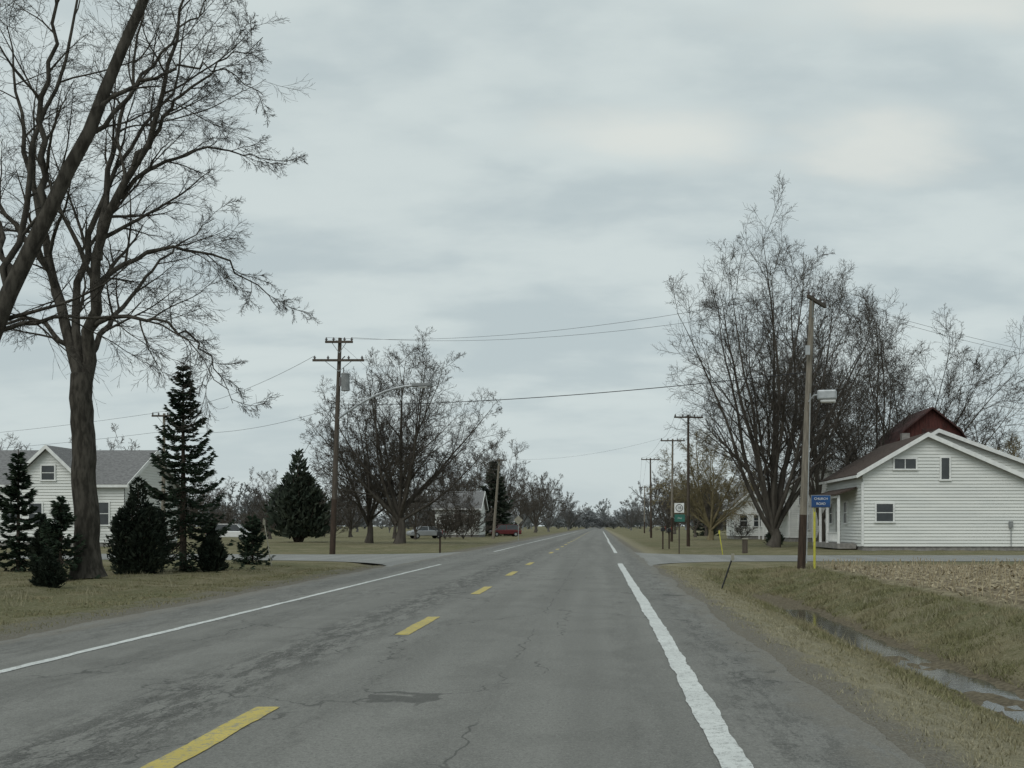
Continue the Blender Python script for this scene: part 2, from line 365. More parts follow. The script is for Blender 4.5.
def side_poly():
    w=4.9; pts=[]
    R=7.0
    x=120; pts+= [(x,cross_c(x)-w),(x,cross_c(x)+w)]
    c0=(2.0+R,52.5+w+R)
    for t in np.linspace(0,1,9): a_=math.radians(-90-90*t); pts.append((c0[0]+R*math.cos(a_),c0[1]+R*math.sin(a_)))
    yl=cross_c(-8-R)
    c1=(-8-R,yl+w+R)
    for t in np.linspace(0,1,9): a_=math.radians(0-90*t); pts.append((c1[0]+R*math.cos(a_),c1[1]+R*math.sin(a_)))
    pts+=[(-60,float(cross_c(-60))+w),(-160,float(cross_c(-60))+w),(-160,float(cross_c(-60))-w),(-60,float(cross_c(-60))-w)]
    R2=9.0; c2=(-8-R2,float(cross_c(-8-R2))-w-R2)
    for t in np.linspace(0,1,9): a_=math.radians(90-90*t); pts.append((c2[0]+R2*math.cos(a_),c2[1]+R2*math.sin(a_)))
    R3=5.5; c3=(2.0+R3,52.5-w-R3)
    for t in np.linspace(0,1,9): a_=math.radians(180-90*t); pts.append((c3[0]+R3*math.cos(a_),c3[1]+R3*math.sin(a_)))
    return pts
mb=MB(); mb.quad(*[(x,y,-0.026) for x,y in reversed(side_poly())]); mb.obj('side_road',M['asphalt_side'])

def paint(name,col,wear):
    m,nt,bs=newmat(name); p=nt.pos()
    n1=nt.noise(p,13,7,0.85); n2=nt.noise(p,1.2,4,0.6); n3=nt.noise(p,60,3,0.8)
    c=nt.mix(nt.map(n2,0.3,0.7),col,tuple(k*0.82 for k in col))
    k=nt.map(nt.math('ADD',nt.math('MULTIPLY',n1,0.65),nt.math('MULTIPLY',n3,0.35)),wear,wear+0.05)
    c=nt.mix(nt.math('MULTIPLY',k,0.75),c,(0.19,0.195,0.185))
    nt.set(bs.inputs['Base Color'],c); bs.inputs['Roughness'].default_value=0.7
    nt.set(bs.inputs['Normal'],nt.bump(n3,0.3,0.01)); return m
PW=paint('paint_white',(0.62,0.64,0.62),0.515); PY=paint('paint_yellow',(0.50,0.40,0.09),0.505)
def stripe(mb,x,y0,y1,w,jit=0.006,step=0.12):
    k=max(2,int((y1-y0)/step)); prev=None; a=b=w/2
    for i in range(k+1):
        y=y0+(y1-y0)*i/k; a+=0.3*(w/2-a)+g1.normal(0,jit); b+=0.3*(w/2-b)+g1.normal(0,jit); xx=x+0.03*math.sin(y*0.11)
        q=((xx-a,y,road_z(xx-a)+0.006),(xx+b,y,road_z(xx+b)+0.006))
        if prev: mb.quad(prev[0],prev[1],q[1],q[0])
        prev=q
mb=MB(); stripe(mb,0.83,-5,44,0.20); stripe(mb,0.86,61,300,0.17,0.01,2)
stripe(mb,-6.2,-5,43,0.13); stripe(mb,-6.2,64,300,0.13,0.01,2); mb.obj('road_edge_line',PW)
mb=MB()
for k in range(-1,33):
    y0=6.07+9*k
    if 45<y0+1.5<61: continue
    stripe(mb,-2.75,y0,y0+3.0,0.2,0.004)
mb.obj('road_centre_line',PY)

m,nt,bs=newmat('ditch_water'); bs.inputs['Base Color'].default_value=(0.06,0.06,0.05,1)
bs.inputs['Roughness'].default_value=0.10; bs.inputs['Specular IOR Level'].default_value=0.6
nt.set(bs.inputs['Normal'],nt.bump(nt.noise(nt.pos(),6,3),0.15,0.02))
mb=MB(); mb.quad((4.2,2,-0.760),(6.3,2,-0.760),(6.3,30,-0.780),(4.2,30,-0.780)); mb.obj('ditch_water',m)

# ---------------------------------------------------------------- grass blades
def blades(name,x,y,h,w,mt,lean=0.6,dz=0.0,g=None):
    g=g or rng; n=len(x); z=gh(x,y)+dz
    a=g.random(n)*6.283; l=h*lean*g.random(n); b=g.random(n)*6.283
    P0=np.stack([x-np.cos(a)*w/2,y-np.sin(a)*w/2,z-0.01],-1); P1=np.stack([x+np.cos(a)*w/2,y+np.sin(a)*w/2,z-0.01],-1)
    P2=np.stack([x+np.cos(b)*l,y+np.sin(b)*l,z+h],-1)
    V=np.stack([P0,P1,P2],1).reshape(-1,3); F=np.arange(n*3).reshape(-1,3)
    return link(name,npmesh(name,V,F,mt,False))
def grassmat(name,cs,s=25):
    m,nt,bs=newmat(name); p=nt.pos(); a=nt.noise(p,s,2,0.8); b=nt.noise(p,0.7,4)
    c=nt.mix(nt.map(a,0.35,0.65),cs[0],cs[1]); c=nt.mix(nt.map(b,0.4,0.62),c,cs[2])
    nt.set(bs.inputs['Base Color'],c); bs.inputs['Roughness'].default_value=0.9; bs.inputs['Specular IOR Level'].default_value=0.1
    return m
GM=grassmat('dormant_grass',((0.36,0.33,0.235),(0.22,0.205,0.135),(0.26,0.24,0.158)))
GM2=grassmat('bank_grass',((0.225,0.208,0.118),(0.135,0.142,0.068),(0.26,0.232,0.145)))
GM3=grassmat('lawn_grass',((0.215,0.198,0.113),(0.125,0.130,0.065),(0.24,0.212,0.13)))
n=140000; y=4+38*rng.random(n)**1.7; x=2.1+5.9*rng.random(n)
k=(gh(x,y)>-0.72)&((x-2.1)>0.9*rng.random(n)**1.2); x,y=x[k],y[k]
near=x<3.9+rng.normal(0,0.4,len(x))
s=0.6+0.8*rng.random(len(x)); hs=np.where(near,0.024,0.05)*s*(1+y*0.01)
clump=0.5+0.9*(np.sin(x*3.1+y*1.3)*np.sin(y*2.3-x*1.9)>0.1)
blades('verge_grass',x[near],y[near],hs[near],(0.006+y*0.0007)[near],GM,1.4)
blades('ditch_bank_grass',x[~near],y[~near],(hs*clump)[~near],(0.007+y*0.0007)[~near],GM2,1.2)
n=90000; y=12+32*rng.random(n)**1.3; x=-8.5-20*rng.random(n)**1.3
k=(x>-0.62*y-1)&((-8.5-x)>1.5*rng.random(n)**1.3)&(y<45-0.0*x); x,y=x[k],y[k]
clump=0.5+0.9*(np.sin(x*2.1+y*1.3)*np.sin(y*1.3-x*0.9)>0.1)
blades('lawn_grass',x,y,0.032*(0.6+0.9*rng.random(len(x)))*clump,0.007+y*0.0006,GM3,1.3)
cx=np.concatenate([rng.uniform(6.2,8.4,55),rng.uniform(3.8,4.8,14),rng.uniform(-14.5,-10.5,20)]); cy=np.concatenate([rng.uniform(11,43,55),rng.uniform(10,42,14),rng.uniform(17,40,20)])
x=np.repeat(cx,26)+rng.normal(0,0.10,len(cx)*26); y=np.repeat(cy,26)+rng.normal(0,0.14,len(cx)*26)
blades('dead_weeds',x,y,0.08+0.17*rng.random(len(x)),np.full(len(x),0.016),GM,0.8)

SM=grassmat('corn_stubble',((0.42,0.365,0.25),(0.28,0.225,0.145),(0.36,0.31,0.21)),9)
rx=np.arange(8.6,42,0.76); P=[];
for r in rx:
    yv=np.arange(12,43.5,0.22); k=rng.random(len(yv))<0.75; yv=yv[k]
    P.append(np.stack([np.full(len(yv),r)+rng.normal(0,0.05,len(yv)),yv+rng.normal(0,0.05,len(yv))],-1))
P=np.concatenate(P); n=len(P); z=gh(P[:,0],P[:,1]); h=0.12+0.22*rng.random(n)
A=np.zeros((n,2,3)); A[:,0,:2]=P; A[:,0,2]=z-0.02; A[:,1,:2]=P+rng.normal(0,0.07,(n,2)); A[:,1,2]=z+h
V,F=tubes(A,np.full((n,2),0.013),4)
n2=15000; lx=8.4+30*rng.random(n2); ly=12+31*rng.random(n2); lz=gh(lx,ly)+0.01+0.05*rng.random(n2)
a=rng.random(n2)*6.283; L=0.06+0.14*rng.random(n2); w=0.016+0.016*rng.random(n2)
ca,sa=np.cos(a),np.sin(a); t=rng.normal(0,0.05,n2)
Q=np.stack([np.stack([lx-ca*L-sa*w,ly-sa*L+ca*w,lz],-1),np.stack([lx-ca*L+sa*w,ly-sa*L-ca*w,lz],-1),
            np.stack([lx+ca*L+sa*w,ly+sa*L-ca*w,lz+t],-1),np.stack([lx+ca*L-sa*w,ly+sa*L+ca*w,lz+t],-1)],1)
V=np.concatenate([V,Q.reshape(-1,3)]); F=np.concatenate([F,np.arange(n2*4).reshape(-1,4)+len(V)-n2*4])
link('corn_stubble',npmesh('corn_stubble',V,F,SM,False))

# ---------------------------------------------------------------- big left trees
limbs=[([(-.15,0,5.5),(-.7,.2,7.2),(-1.25,.4,8.9),(-1.8,.6,11),(-2.3,.8,13),(-2.9,1.2,16.5)],.20),
 ([(-.1,0,5.6),(.2,-.1,8),(.5,-.3,9.8),(1.2,-.5,11.2),(2.2,-.8,12.7),(3.0,-1.2,15),(3.6,-1.5,17.2)],.21),
 ([(.4,-.2,9.2),(.5,.4,12.4),(.9,1,15),(1.1,1.6,18.5)],.12),
 ([(-.25,0,5.7),(-.5,.5,8),(-.3,1.0,10.5),(.6,1.6,13.3),(1.5,2.2,15),(1.8,2.8,18)],.15),
 ([(.28,-.1,8.4),(1.0,.2,9.2),(1.9,.5,9.7),(3.0,.9,9.7),(4.2,1.3,9.0),(5.2,1.5,8.0)],.09),
 ([(.1,0,7.2),(.9,-.4,7.5),(1.8,-.7,7.4),(3.1,-1.2,7.0),(4.1,-1.6,6.2),(4.8,-1.8,4.9)],.08),
 ([(.9,-.4,10.8),(2.4,-.2,12.1),(4.0,0.2,12.5),(5.6,.4,12.1)],.08),
 ([(-.4,.1,6.6),(-1.8,.3,7.6),(-3.2,.2,7.3),(-4.6,0,6)],.09),
 ([(-.2,0,6),(.2,2,8.4),(.8,4,10.4),(1.6,5.8,12)],.11),
 ([(1.6,-.6,11.8),(2.8,-.8,13.4),(4.2,-.6,14.8),(5.4,-.5,15.4)],.08),
 ([(-1.3,.4,9),(-2.6,.3,10.6),(-3.6,.2,12.5),(-4.2,.2,15)],.10)]
limb_tree('bare_maple_tree',11,(-14.9,32,0.0),[(0,0,0),(-.05,0,2.2),(-.15,0,4.3),(-.2,0,5.9)],(0.36,0.30),limbs,M['bark_near'],(9,8,7,5),(0.36,0.45,0.5,0.55),0.0036)
limbs=[([(.8,0,3.8),(1.5,.2,6.2),(1.95,.4,8.5),(2.2,.6,10.5),(2.9,.8,13),(3.4,1,15.5)],.12),
 ([(2.65,0,8.3),(2.6,-.3,10.4),(3.1,-.5,12.3),(3.3,-.6,15)],.09),
 ([(3.7,0,10.6),(4.9,.3,11.4),(6.2,.5,11.7),(7.2,.7,11.2)],.06),
 ([(1.35,0,5.7),(2.9,.3,6.1),(4.5,.4,6.0),(5.7,.5,5.5),(6.3,.6,4.6)],.06),
 ([(1.9,0,6.8),(1.0,.6,8.8),(.4,1.0,11),(.2,1.4,13.5)],.08),
 ([(.5,0,2.7),(-1.2,.3,5.5),(-2.4,.6,9),(-3,1,12)],.14),
 ([(3.2,0,9.5),(4.2,1,11.5),(5.0,2,13.4),(5.6,3,15)],.07)]
limb_tree('bare_maple_tree',23,(-14.7,24,0.0),[(0,0,0),(.75,0,3.5),(1.65,0,6.2),(2.7,0,8.3),(3.7,0,10.6),(4.7,.1,13),(5.6,.2,15.6)],(0.25,0.07),limbs,M['bark_near'],(9,7,6,5),(0.34,0.45,0.5,0.55),0.003)

# ---------------------------------------------------------------- mid-distance trees
def wt(name,seed,x,y,H,r,mt='bark',rot=0,**k):
    o=link(name,winter_tree_mesh(name,seed,H,r,M[mt],**k),None,(x,y,float(gh(x,y))),rot); return o
wt('bare_elm_tree',31,12.6,80,22.4,0.42,stems=14,fork=0.07,lean=(3,35),ns=(10,7,6,5),rmin=0.0072,dome=0.20,ang=37)
wt('bare_elm_tree',33,19.6,98,22,0.34,stems=9,fork=0.12,lean=(5,36),ns=(10,7,5,4),rmin=0.009,dome=0.2)
wt('bare_elm_tree',37,25.5,101,22,0.32,stems=9,fork=0.12,lean=(5,38),ns=(10,7,5,4),rmin=0.009,dome=0.2)
wt('bare_maple_tree',35,30.5,106,22.5,0.32,stems=10,fork=0.10,lean=(10,50),ns=(10,7,5,4),rmin=0.009,dome=0.0,bend=0.0)
wt('bare_oak_tree',41,-17.3,95,18.0,0.40,stems=15,fork=0.16,lean=(3,62),ns=(10,7,6,5),rmin=0.0078,dome=0.38,ang=40,bend=0.025)
wt('bare_oak_tree',43,-20.8,99,13.5,0.30,stems=10,fork=0.16,lean=(6,56),ns=(10,7,5,4),rmin=0.010,dome=0.3,ang=40)
wt('willow_tree',47,12.0,120,12.4,0.33,stems=11,fork=0.12,lean=(8,62),ns=(10,7,6,4),rmin=0.010,mt='bark_willow',up=(0,-0.05,-0.16,-0.2),dome=0.35)
wt('willow_tree',49,47,118,13.0,0.33,stems=11,fork=0.14,lean=(8,62),ns=(10,7,6,4),rmin=0.011,mt='bark_willow',up=(0,-0.04,-0.1,-0.12),dome=0.35)

lib=[winter_tree_mesh('dist%d'%s,100+s,10,0.2,M['bark_brown'],stems=9,fork=0.10+0.03*s,lean=(4,46+5*s),ns=(8,6,5,4),rmin=0.009,dome=0.15+0.1*s) for s in range(4)]
libf=[winter_tree_mesh('far%d'%s,200+s,10,0.22,M['bark_far_haze'],stems=10,fork=0.10,lean=(4,46+6*s),ns=(7,6,4,3),rmin=0.016,dome=0.2+0.12*s) for s in range(3)]
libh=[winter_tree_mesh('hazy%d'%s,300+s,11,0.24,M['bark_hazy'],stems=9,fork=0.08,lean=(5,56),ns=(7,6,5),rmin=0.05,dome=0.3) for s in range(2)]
brush=[winter_tree_mesh('brush%d'%s,400+s,4,0.04,M['bark_brown'],stems=11,fork=0.04,lean=(6,55),ns=(7,5,4),rmin=0.010,dome=0.3) for s in range(2)]
def row(name,items,lb):
    e=empty(name)
    for k,(x,y,h) in enumerate(items):
        s=h/11*rng.uniform(0.9,1.1); w=s*rng.uniform(0.8,1.2)
        link('tree_%d'%k,lb[int(rng.integers(len(lb)))],e,(x,y,-0.05),rng.random()*6.28,(w,w,s))
    return e
R=rng.uniform
row('roadside_tree_row',[(-21,125,10),(-25,134,12),(-19.5,150,9),(-23,166,15),(-17,182,16),(-25,195,17),(-15.5,214,13),(-22,236,18),(-15,255,17)],lib)
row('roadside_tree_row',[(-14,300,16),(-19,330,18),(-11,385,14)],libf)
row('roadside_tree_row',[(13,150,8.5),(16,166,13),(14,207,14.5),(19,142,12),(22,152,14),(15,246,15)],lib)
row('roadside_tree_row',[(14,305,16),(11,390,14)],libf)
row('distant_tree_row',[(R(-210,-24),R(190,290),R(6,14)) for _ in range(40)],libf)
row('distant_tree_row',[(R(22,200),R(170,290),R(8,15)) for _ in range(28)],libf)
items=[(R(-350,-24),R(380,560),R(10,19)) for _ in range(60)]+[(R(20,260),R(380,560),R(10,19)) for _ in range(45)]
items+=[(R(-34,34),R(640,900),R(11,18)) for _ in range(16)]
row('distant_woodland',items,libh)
e=empty('underbrush')
for k in range(56):
    if k%3==0: x,y=R(-75,-25),R(118,175)
    elif k%3==1: x,y=R(-28,-16),R(125,240)
    else: x,y=R(13,32),R(118,210)
    s=R(0.5,1.2); link('brush_%d'%k,brush[k%2],e,(x,y,-0.05),R(0,6.28),(s*1.5,s*1.5,s))
for k in range(80):
    s=R(1.2,2.4); link('far_brush_%d'%k,libh[k%2],e,(-330+7.5*k,R(560,640),-0.3),R(0,6.28),(s*1.2,s*1.2,s*0.42))
for k in range(16):
    s=R(1.2,2.2); link('end_brush_%d'%k,libh[k%2],e,(-30+4*k,R(940,1000),-0.3),R(0,6.28),(s*1.1,s*1.1,s*0.5))
row('yard_tree_row',[(-62,112,12),(-54,120,14),(-46,124,11),(-39,130,10),(-71,105,15),(-34,150,10)],lib)
row('yard_tree_row',[(28,128,14),(37,132,14),(45,130,15),(33,122,13),(55,125,14)],lib)

# ---------------------------------------------------------------- conifers
def tuftmesh(e,C,D,l,w,mt,g):
    m_=len(C); Nn=np.cross(D,g.standard_normal((m_,3))); Nn/=np.linalg.norm(Nn,axis=1,keepdims=True)+1e-9
    q=np.stack([C-D*l[:,None]*.4,C+Nn*w[:,None],C+D*l[:,None],C-Nn*w[:,None]],1).reshape(-1,3)
    link('foliage',npmesh('foliage',q,np.arange(m_*4).reshape(-1,4),M[mt],False),e)
def spruce(name,seed,x,y,H,Rd,mt='needles',gap=0.33,per=70,tuft=0.12,nbr=9):
    g=np.random.default_rng(seed); e=empty(name,(x,y,float(gh(x,y))-0.03))
    zw=[];z=0.05*H
    while z<H*0.965: zw.append(z); z+=gap*g.uniform(0.75,1.2)*(1-0.45*z/H)
    zw=np.array(zw); nb=len(zw)*nbr; z=np.repeat(zw,nbr)+g.normal(0,0.035,nb); tt=z/H
    L=Rd*(1-tt)**0.9*g.uniform(0.62,1.18,nb)+0.05
    az=g.random(nb)*6.283
    out=np.where(g.random(nb)<0.12,1.25,1.0); L=L*out
    rise=-0.10+0.55*tt
    def pt(s,ix):
        return z[ix]+L[ix]*(rise[ix]*s-0.36*np.sin(s*2.1)*(1-tt[ix]*0.8)+0.30*s**3)
    bi=np.repeat(np.arange(nb),per); m_=len(bi); keep=g.random(m_)<np.clip(L[bi]/(Rd*0.6),0.25,1); bi=bi[keep]; m_=len(bi)
    s=g.random(m_)**0.65*1.0
    lat=(g.random(m_)-0.5)*0.62*L[bi]*(1.08-s)
    dx,dy=np.cos(az[bi]),np.sin(az[bi])
    C=np.stack([dx*s*L[bi]-dy*lat,dy*s*L[bi]+dx*lat,pt(s,bi)-np.abs(lat)*0.25+g.normal(0,0.02,m_)],-1)
    sg=np.sign(lat); a=az[bi]+sg*g.uniform(0.2,0.9,m_); dz=g.normal(-0.05,0.22,m_)
    D=np.stack([np.cos(a),np.sin(a),dz],-1); D/=np.linalg.norm(D,axis=1,keepdims=True)
    l=tuft*g.uniform(0.6,1.4,m_); tuftmesh(e,C,D,l,l*0.24,mt,g)
    B=np.zeros((nb,4,3)); ii=np.arange(nb)
    for k,sv in enumerate((0,0.33,0.66,0.98)):
        B[:,k,0]=np.cos(az)*sv*L; B[:,k,1]=np.sin(az)*sv*L; B[:,k,2]=pt(sv,ii)
    V1,F1=tubes(B,np.array([[0.02,0.015,0.01,0.004]])*np.ones((nb,1)),3)
    T=np.zeros((1,6,3)); T[0,:,2]=np.linspace(0,H,6); V2,F2=tubes(T,np.linspace(0.016*H+0.02,0.012,6)[None],8)
    link('trunk',npmesh('trunk',np.concatenate([V1,V2]),np.concatenate([F1,F2+len(V1)]),M['trunk']),e)
def shrub(name,seed,x,y,H,Rd,mt='needles_dark',lobes=9,tuft=0.1,num=6000,top=0.45,bare=0.0):
    g=np.random.default_rng(seed); e=empty(name,(x,y,float(gh(x,y))-0.03))
    Cs=[];Ds=[];per=num//lobes; st=[]
    for k in range(lobes):
        rr=Rd*0.62*math.sqrt(k/lobes); az=2.4*k+g.uniform(-.4,.4); cx,cy=rr*math.cos(az),rr*math.sin(az)
        h=H*(1-top*(rr/Rd/0.62)**1.3)*g.uniform(0.86,1.04); 
        if k==0: h=H
        r0=Rd*0.50*g.uniform(0.8,1.2)
        t=g.random(per); zz=h*(bare+(1-bare)*t)
        prof=np.sin(np.clip((t*0.93+0.07),0,1)**0.75*math.pi)**0.6
        rad=r0*prof*g.random(per)**0.35*(1+0.25*np.sin(t*14+k)); a=g.random(per)*6.283
        bx=cx*(0.6+0.5*t); by=cy*(0.6+0.5*t)
        Cs.append(np.stack([bx+rad*np.cos(a),by+rad*np.sin(a),zz+g.normal(0,0.02,per)],-1))
        D=np.stack([np.cos(a)*0.7,np.sin(a)*0.7,g.uniform(0.1,1.3,per)],-1)+g.normal(0,0.25,(per,3)); Ds.append(D/np.linalg.norm(D,axis=1,keepdims=True))
        st.append([(cx*0.15,cy*0.15,0),(cx*0.7,cy*0.7,h*0.45),(cx*1.05,cy*1.05,h*0.93)])
    C=np.concatenate(Cs);D=np.concatenate(Ds); l=tuft*g.uniform(0.6,1.5,len(C)); tuftmesh(e,C,D,l,l*0.27,mt,g)
    V,F=tubes(np.array(st),np.array([[0.035,0.022,0.008]])*np.ones((lobes,1))*max(H/2.5,0.7),6)
    link('trunk',npmesh('trunk',V,F,M['trunk']),e)
spruce('spruce_tree',5,-14.4,38,7.3,1.75,nbr=10,gap=0.34)
spruce('spruce_tree',6,-19.3,36.5,4.1,1.0,gap=0.3)
spruce('spruce_tree',8,-15.2,31,2.4,0.85,gap=0.2,tuft=0.09)
spruce('spruce_tree',15,-13.9,44,2.0,0.85,gap=0.2,tuft=0.1)
shrub('yew_shrub',9,-14.9,35.5,3.1,1.15,num=13000,lobes=11)
shrub('yew_shrub',12,-13.4,38,1.75,0.5,num=5000,lobes=6)
shrub('yew_shrub',14,-13.8,27.5,0.95,0.40,num=3500,lobes=6,tuft=0.08)
shrub('yew_shrub',17,-16.7,33,1.8,0.42,num=4000,lobes=5)
shrub('pine_tree',18,-28.5,104,8.6,3.3,'needles_far_haze',lobes=19,tuft=0.40,num=6000,bare=0.12,top=0.5)
spruce('pine_tree',20,-16.6,172,12.0,3.2,'needles_far_haze',gap=0.8,tuft=0.5,per=50,nbr=13)
spruce('pine_tree',22,16.5,172,8.5,2.4,'needles_far_haze',gap=0.6,tuft=0.4,per=36)
shrub('yew_shrub',24,14.6,92,1.6,0.8,'needles_far_haze',lobes=6,tuft=0.18,num=1500)

# ---------------------------------------------------------------- buildings
def lap(mb,a,b,z0,zt,ext,nrm,step=0.21,out=0.055):
    ax,ay=a;bx,by=b; z=z0
    while z<zt-1e-4:
        z1=min(z+step,zt); e0=ext(z); e1=ext(z1)
        def P(s,zz,o): return (ax+(bx-ax)*s+nrm[0]*o, ay+(by-ay)*s+nrm[1]*o, zz)
        mb.quad(P(e0[0],z,out),P(e0[1],z,out),P(e1[1],z1,0.002),P(e1[0],z1,0.002))
        mb.quad(P(e0[0],z,0.002),P(e0[1],z,0.002),P(e0[1],z,out),P(e0[0],z,out))
        z=z1
def window(e,c,w,h,axis='x',out=(0,-1),cross=True,name='window'):
    tr=MB(); gl=MB(); t=0.10
    ux,uy=(1,0) if axis=='x' else (0,1)
    def bx(m,du,dz,wu,wz,o,th):
        cx=c[0]+ux*du+out[0]*o; cy=c[1]+uy*du+out[1]*o
        d=(wu,th,wz) if axis=='x' else (th,wu,wz); m.box((cx,cy,c[2]+dz),d)
    bx(gl,0,0,w,h,0.05,0.04)
    bx(tr,0,h/2+t/2,w+2*t,t,0.06,0.11); bx(tr,0,-h/2-t/2,w+2*t+0.08,t,0.07,0.14)
    bx(tr,-w/2-t/2,0,t,h,0.06,0.11); bx(tr,w/2+t/2,0,t,h,0.06,0.11)
    if cross: bx(tr,0,0,w if h>w*0.8 else 0.05,0.05 if h>w*0.8 else h,0.07,0.04)
    gl.obj(name+'_glass',M['glass'],e); tr.obj(name+'_trim',M['trim'],e)
def gable_house(name,X0,X1,Y0,Y1,xr,zl,zr,zh,roofm='shingle',found=0.35,oh=0.45,siding='siding',zb=0.0):
    e=empty(name,(0,0,0))
    w=MB()
    def ext(z):
        s0=0 if z<=zl else (z-zl)/(zh-zl)*(xr-X0)/(X1-X0)
        s1=1 if z<=zr else 1-(z-zr)/(zh-zr)*(X1-xr)/(X1-X0)
        return (s0,max(s1,s0))
    lap(w,(X0,Y0),(X1,Y0),zb+found,zh,ext,(0,-1))
    lap(w,(X0,Y1),(X0,Y0),zb+found,zl,lambda z:(0,1),(-1,0))
    lap(w,(X1,Y0),(X1,Y1),zb+found,zr,lambda z:(0,1),(1,0))
    w.quad((X1,Y1,zb),(X0,Y1,zb),(X0,Y1,zl),(xr,Y1,zh),(X1,Y1,zr))
    w.obj('siding',M[siding],e)
    f=MB(); f.box(((X0+X1)/2,(Y0+Y1)/2,zb+found/2-0.1),(X1-X0-0.05,Y1-Y0-0.05,found+0.2)); f.obj('foundation',M['concrete'],e)
    c=MB()
    for xx,yy_ in((X0,Y0),(X1,Y0),(X0,Y1)):
        c.box((xx,yy_,(zb+found+min(zl,zr))/2-0.02),(0.15,0.15,min(zl,zr)-zb-found-0.1))
    r=MB(); fb=MB(); th=0.14
    for xa,za,sgn in((X0,zl,-1),(X1,zr,1)):
        sl=(zh-za)/(xr-xa); xe=xa+sgn*oh; ze=za+sl*(xe-xa)
        r.prism([(xe,ze+0.02),(xr,zh+0.02),(xr,zh+0.02+th),(xe,ze+0.02+th)],Y0-oh+0.03,Y1+oh)
        fb.prism([(xe,ze-0.10),(xr,zh-0.10),(xr,zh+th+0.05),(xe,ze+th+0.05)],Y0-oh-0.03,Y0-oh+0.03)
        fb.box((xe+sgn*0.02,(Y0+Y1)/2+0.02,ze),(0.04,Y1-Y0+2*oh-0.04,0.16))
    r.obj('roof',M[roofm],e); fb.obj('fascia',M['trim'],e); c.obj('corner_boards',M['trim'],e)
    return e
h=gable_house('white_clapboard_house',16.7,27.4,70,81,20.75,4.9,4.35,7.25,'shingle_brown',found=0.2)
window(h,(19.4,70,5.45),1.35,0.62); window(h,(21.95,70,5.15),0.5,1.35,cross=False)
window(h,(18.1,70,2.35),1.05,1.1); window(h,(16.7,74.5,2.4),0.9,1.4,'y',(-1,0)); window(h,(16.7,79.2,2.4),0.9,1.4,'y',(-1,0))
d=MB(); d.box((16.62,76.8,1.45),(0.12,1.0,2.1)); d.obj('door',M['curtain'],h)
pr=MB(); pr.prism([(16.62,3.95),(15.3,3.5),(15.3,3.6),(16.62,4.05)],71.2,80); pr.obj('porch_roof',M['shingle_brown'],h)
pp=MB()
for yv in(71.5,75,77.4,79.7): pp.box((15.5,yv,1.9),(0.16,0.16,3.15))
pp.box((15.5,75.6,3.42),(0.12,8.4,0.16)); pp.box((15.5,73.2,1.05),(0.06,3.2,0.07)); pp.box((15.5,73.2,0.5),(0.06,3.2,0.07))
for q in np.arange(71.8,74.9,0.22): pp.box((15.5,q,0.78),(0.04,0.04,0.5))
pp.obj('porch_posts',M['trim'],h)
pf=MB(); pf.box((16.0,75.6,0.2),(1.2,8.6,0.34)); pf.obj('porch_floor',M['concrete'],h)
ch=MB(); ch.box((21.9,79,7.4),(0.55,0.55,1.5)); ch.obj('chimney',M['concrete'],h)
pm=MB(); pm.box((26.1,69.86,1.6),(0.25,0.12,0.4)); pm.tube((26.1,69.84,0.2),(26.1,69.84,1.5),0.03,0.03,8); pm.obj('electric_meter',M['dull_metal'],h)
h2=gable_house('white_house_rear_wing',20.5,34,81.6,90,25.0,5.8,5.2,8.5,'shingle_brown')
def barn(name,x0,x1,y0,y1,zb,zk,zp):
    e=empty(name); xm=(x0+x1)/2; kx=(x1-x0)*0.20
    prof=[(x0,0),(x1,0),(x1,zb),(x1-kx,zk),(xm,zp),(x0+kx,zk),(x0,zb)]
    b=MB(); b.prism(prof,y0,y1); b.obj('walls',M['barn_red'],e)
    r=MB(); t=0.16
    pts=[(x0-0.35,zb-0.5),(x0+kx,zk),(xm,zp),(x1-kx,zk),(x1+0.35,zb-0.5)]
    for (a,za),(b_,zb_) in zip(pts[:-1],pts[1:]):
        r.prism([(a,za+0.02),(b_,zb_+0.02),(b_,zb_+t+0.02),(a,za+t+0.02)],y0-0.5,y1+0.5)
    r.obj('roof',M['barn_roof'],e)
    d=MB(); d.box((xm,y0-0.03,zk-0.6),(1.6,0.06,1.8)); d.obj('loft_door',M['barn_roof'],e)
    bt=MB()
    for xx in np.arange(x0+0.4,x1,0.4):
        ztop=np.interp(xx,[x0,x0+kx,xm,x1-kx,x1],[zb,zk,zp,zk,zb])-0.1; bt.box((xx,y0-0.015,ztop/2),(0.05,0.03,ztop))
    bt.obj('battens',M['barn_red'],e)
    return e
barn('red_barn',25.0,33.4,97,104,7.0,9.8,11.8)
h3=gable_house('white_farmhouse',18.6,24.6,108,118,21.6,5.4,5.4,7.6,'shingle')
for xx in(20.0,23.0):
    window(h3,(xx,108,4.3),0.9,1.4); window(h3,(xx,108,1.9),0.9,1.4)
for yv in(110,113,116): window(h3,(18.6,yv,4.0),0.9,1.3,'y',(-1,0))
pr=MB(); pr.prism([(18.5,3.4),(16.7,2.9),(16.7,3.02),(18.5,3.52)],108,117); pr.obj('porch_roof',M['shingle'],h3)
pp=MB(); [pp.box((16.9,q,1.5),(0.15,0.15,2.8)) for q in(108.3,111.2,114,116.8)]; pp.obj('porch_posts',M['trim'],h3)
h4=gable_house('white_cottage',15.6,19.4,128,135,17.5,3.8,3.8,5.4,'shingle'); window(h4,(16.7,128,2.1),0.8,1.3); window(h4,(18.3,128,2.1),0.8,1.3)
for yv in(130,133): window(h4,(15.6,yv,2.0),0.9,1.3,'y',(-1,0))
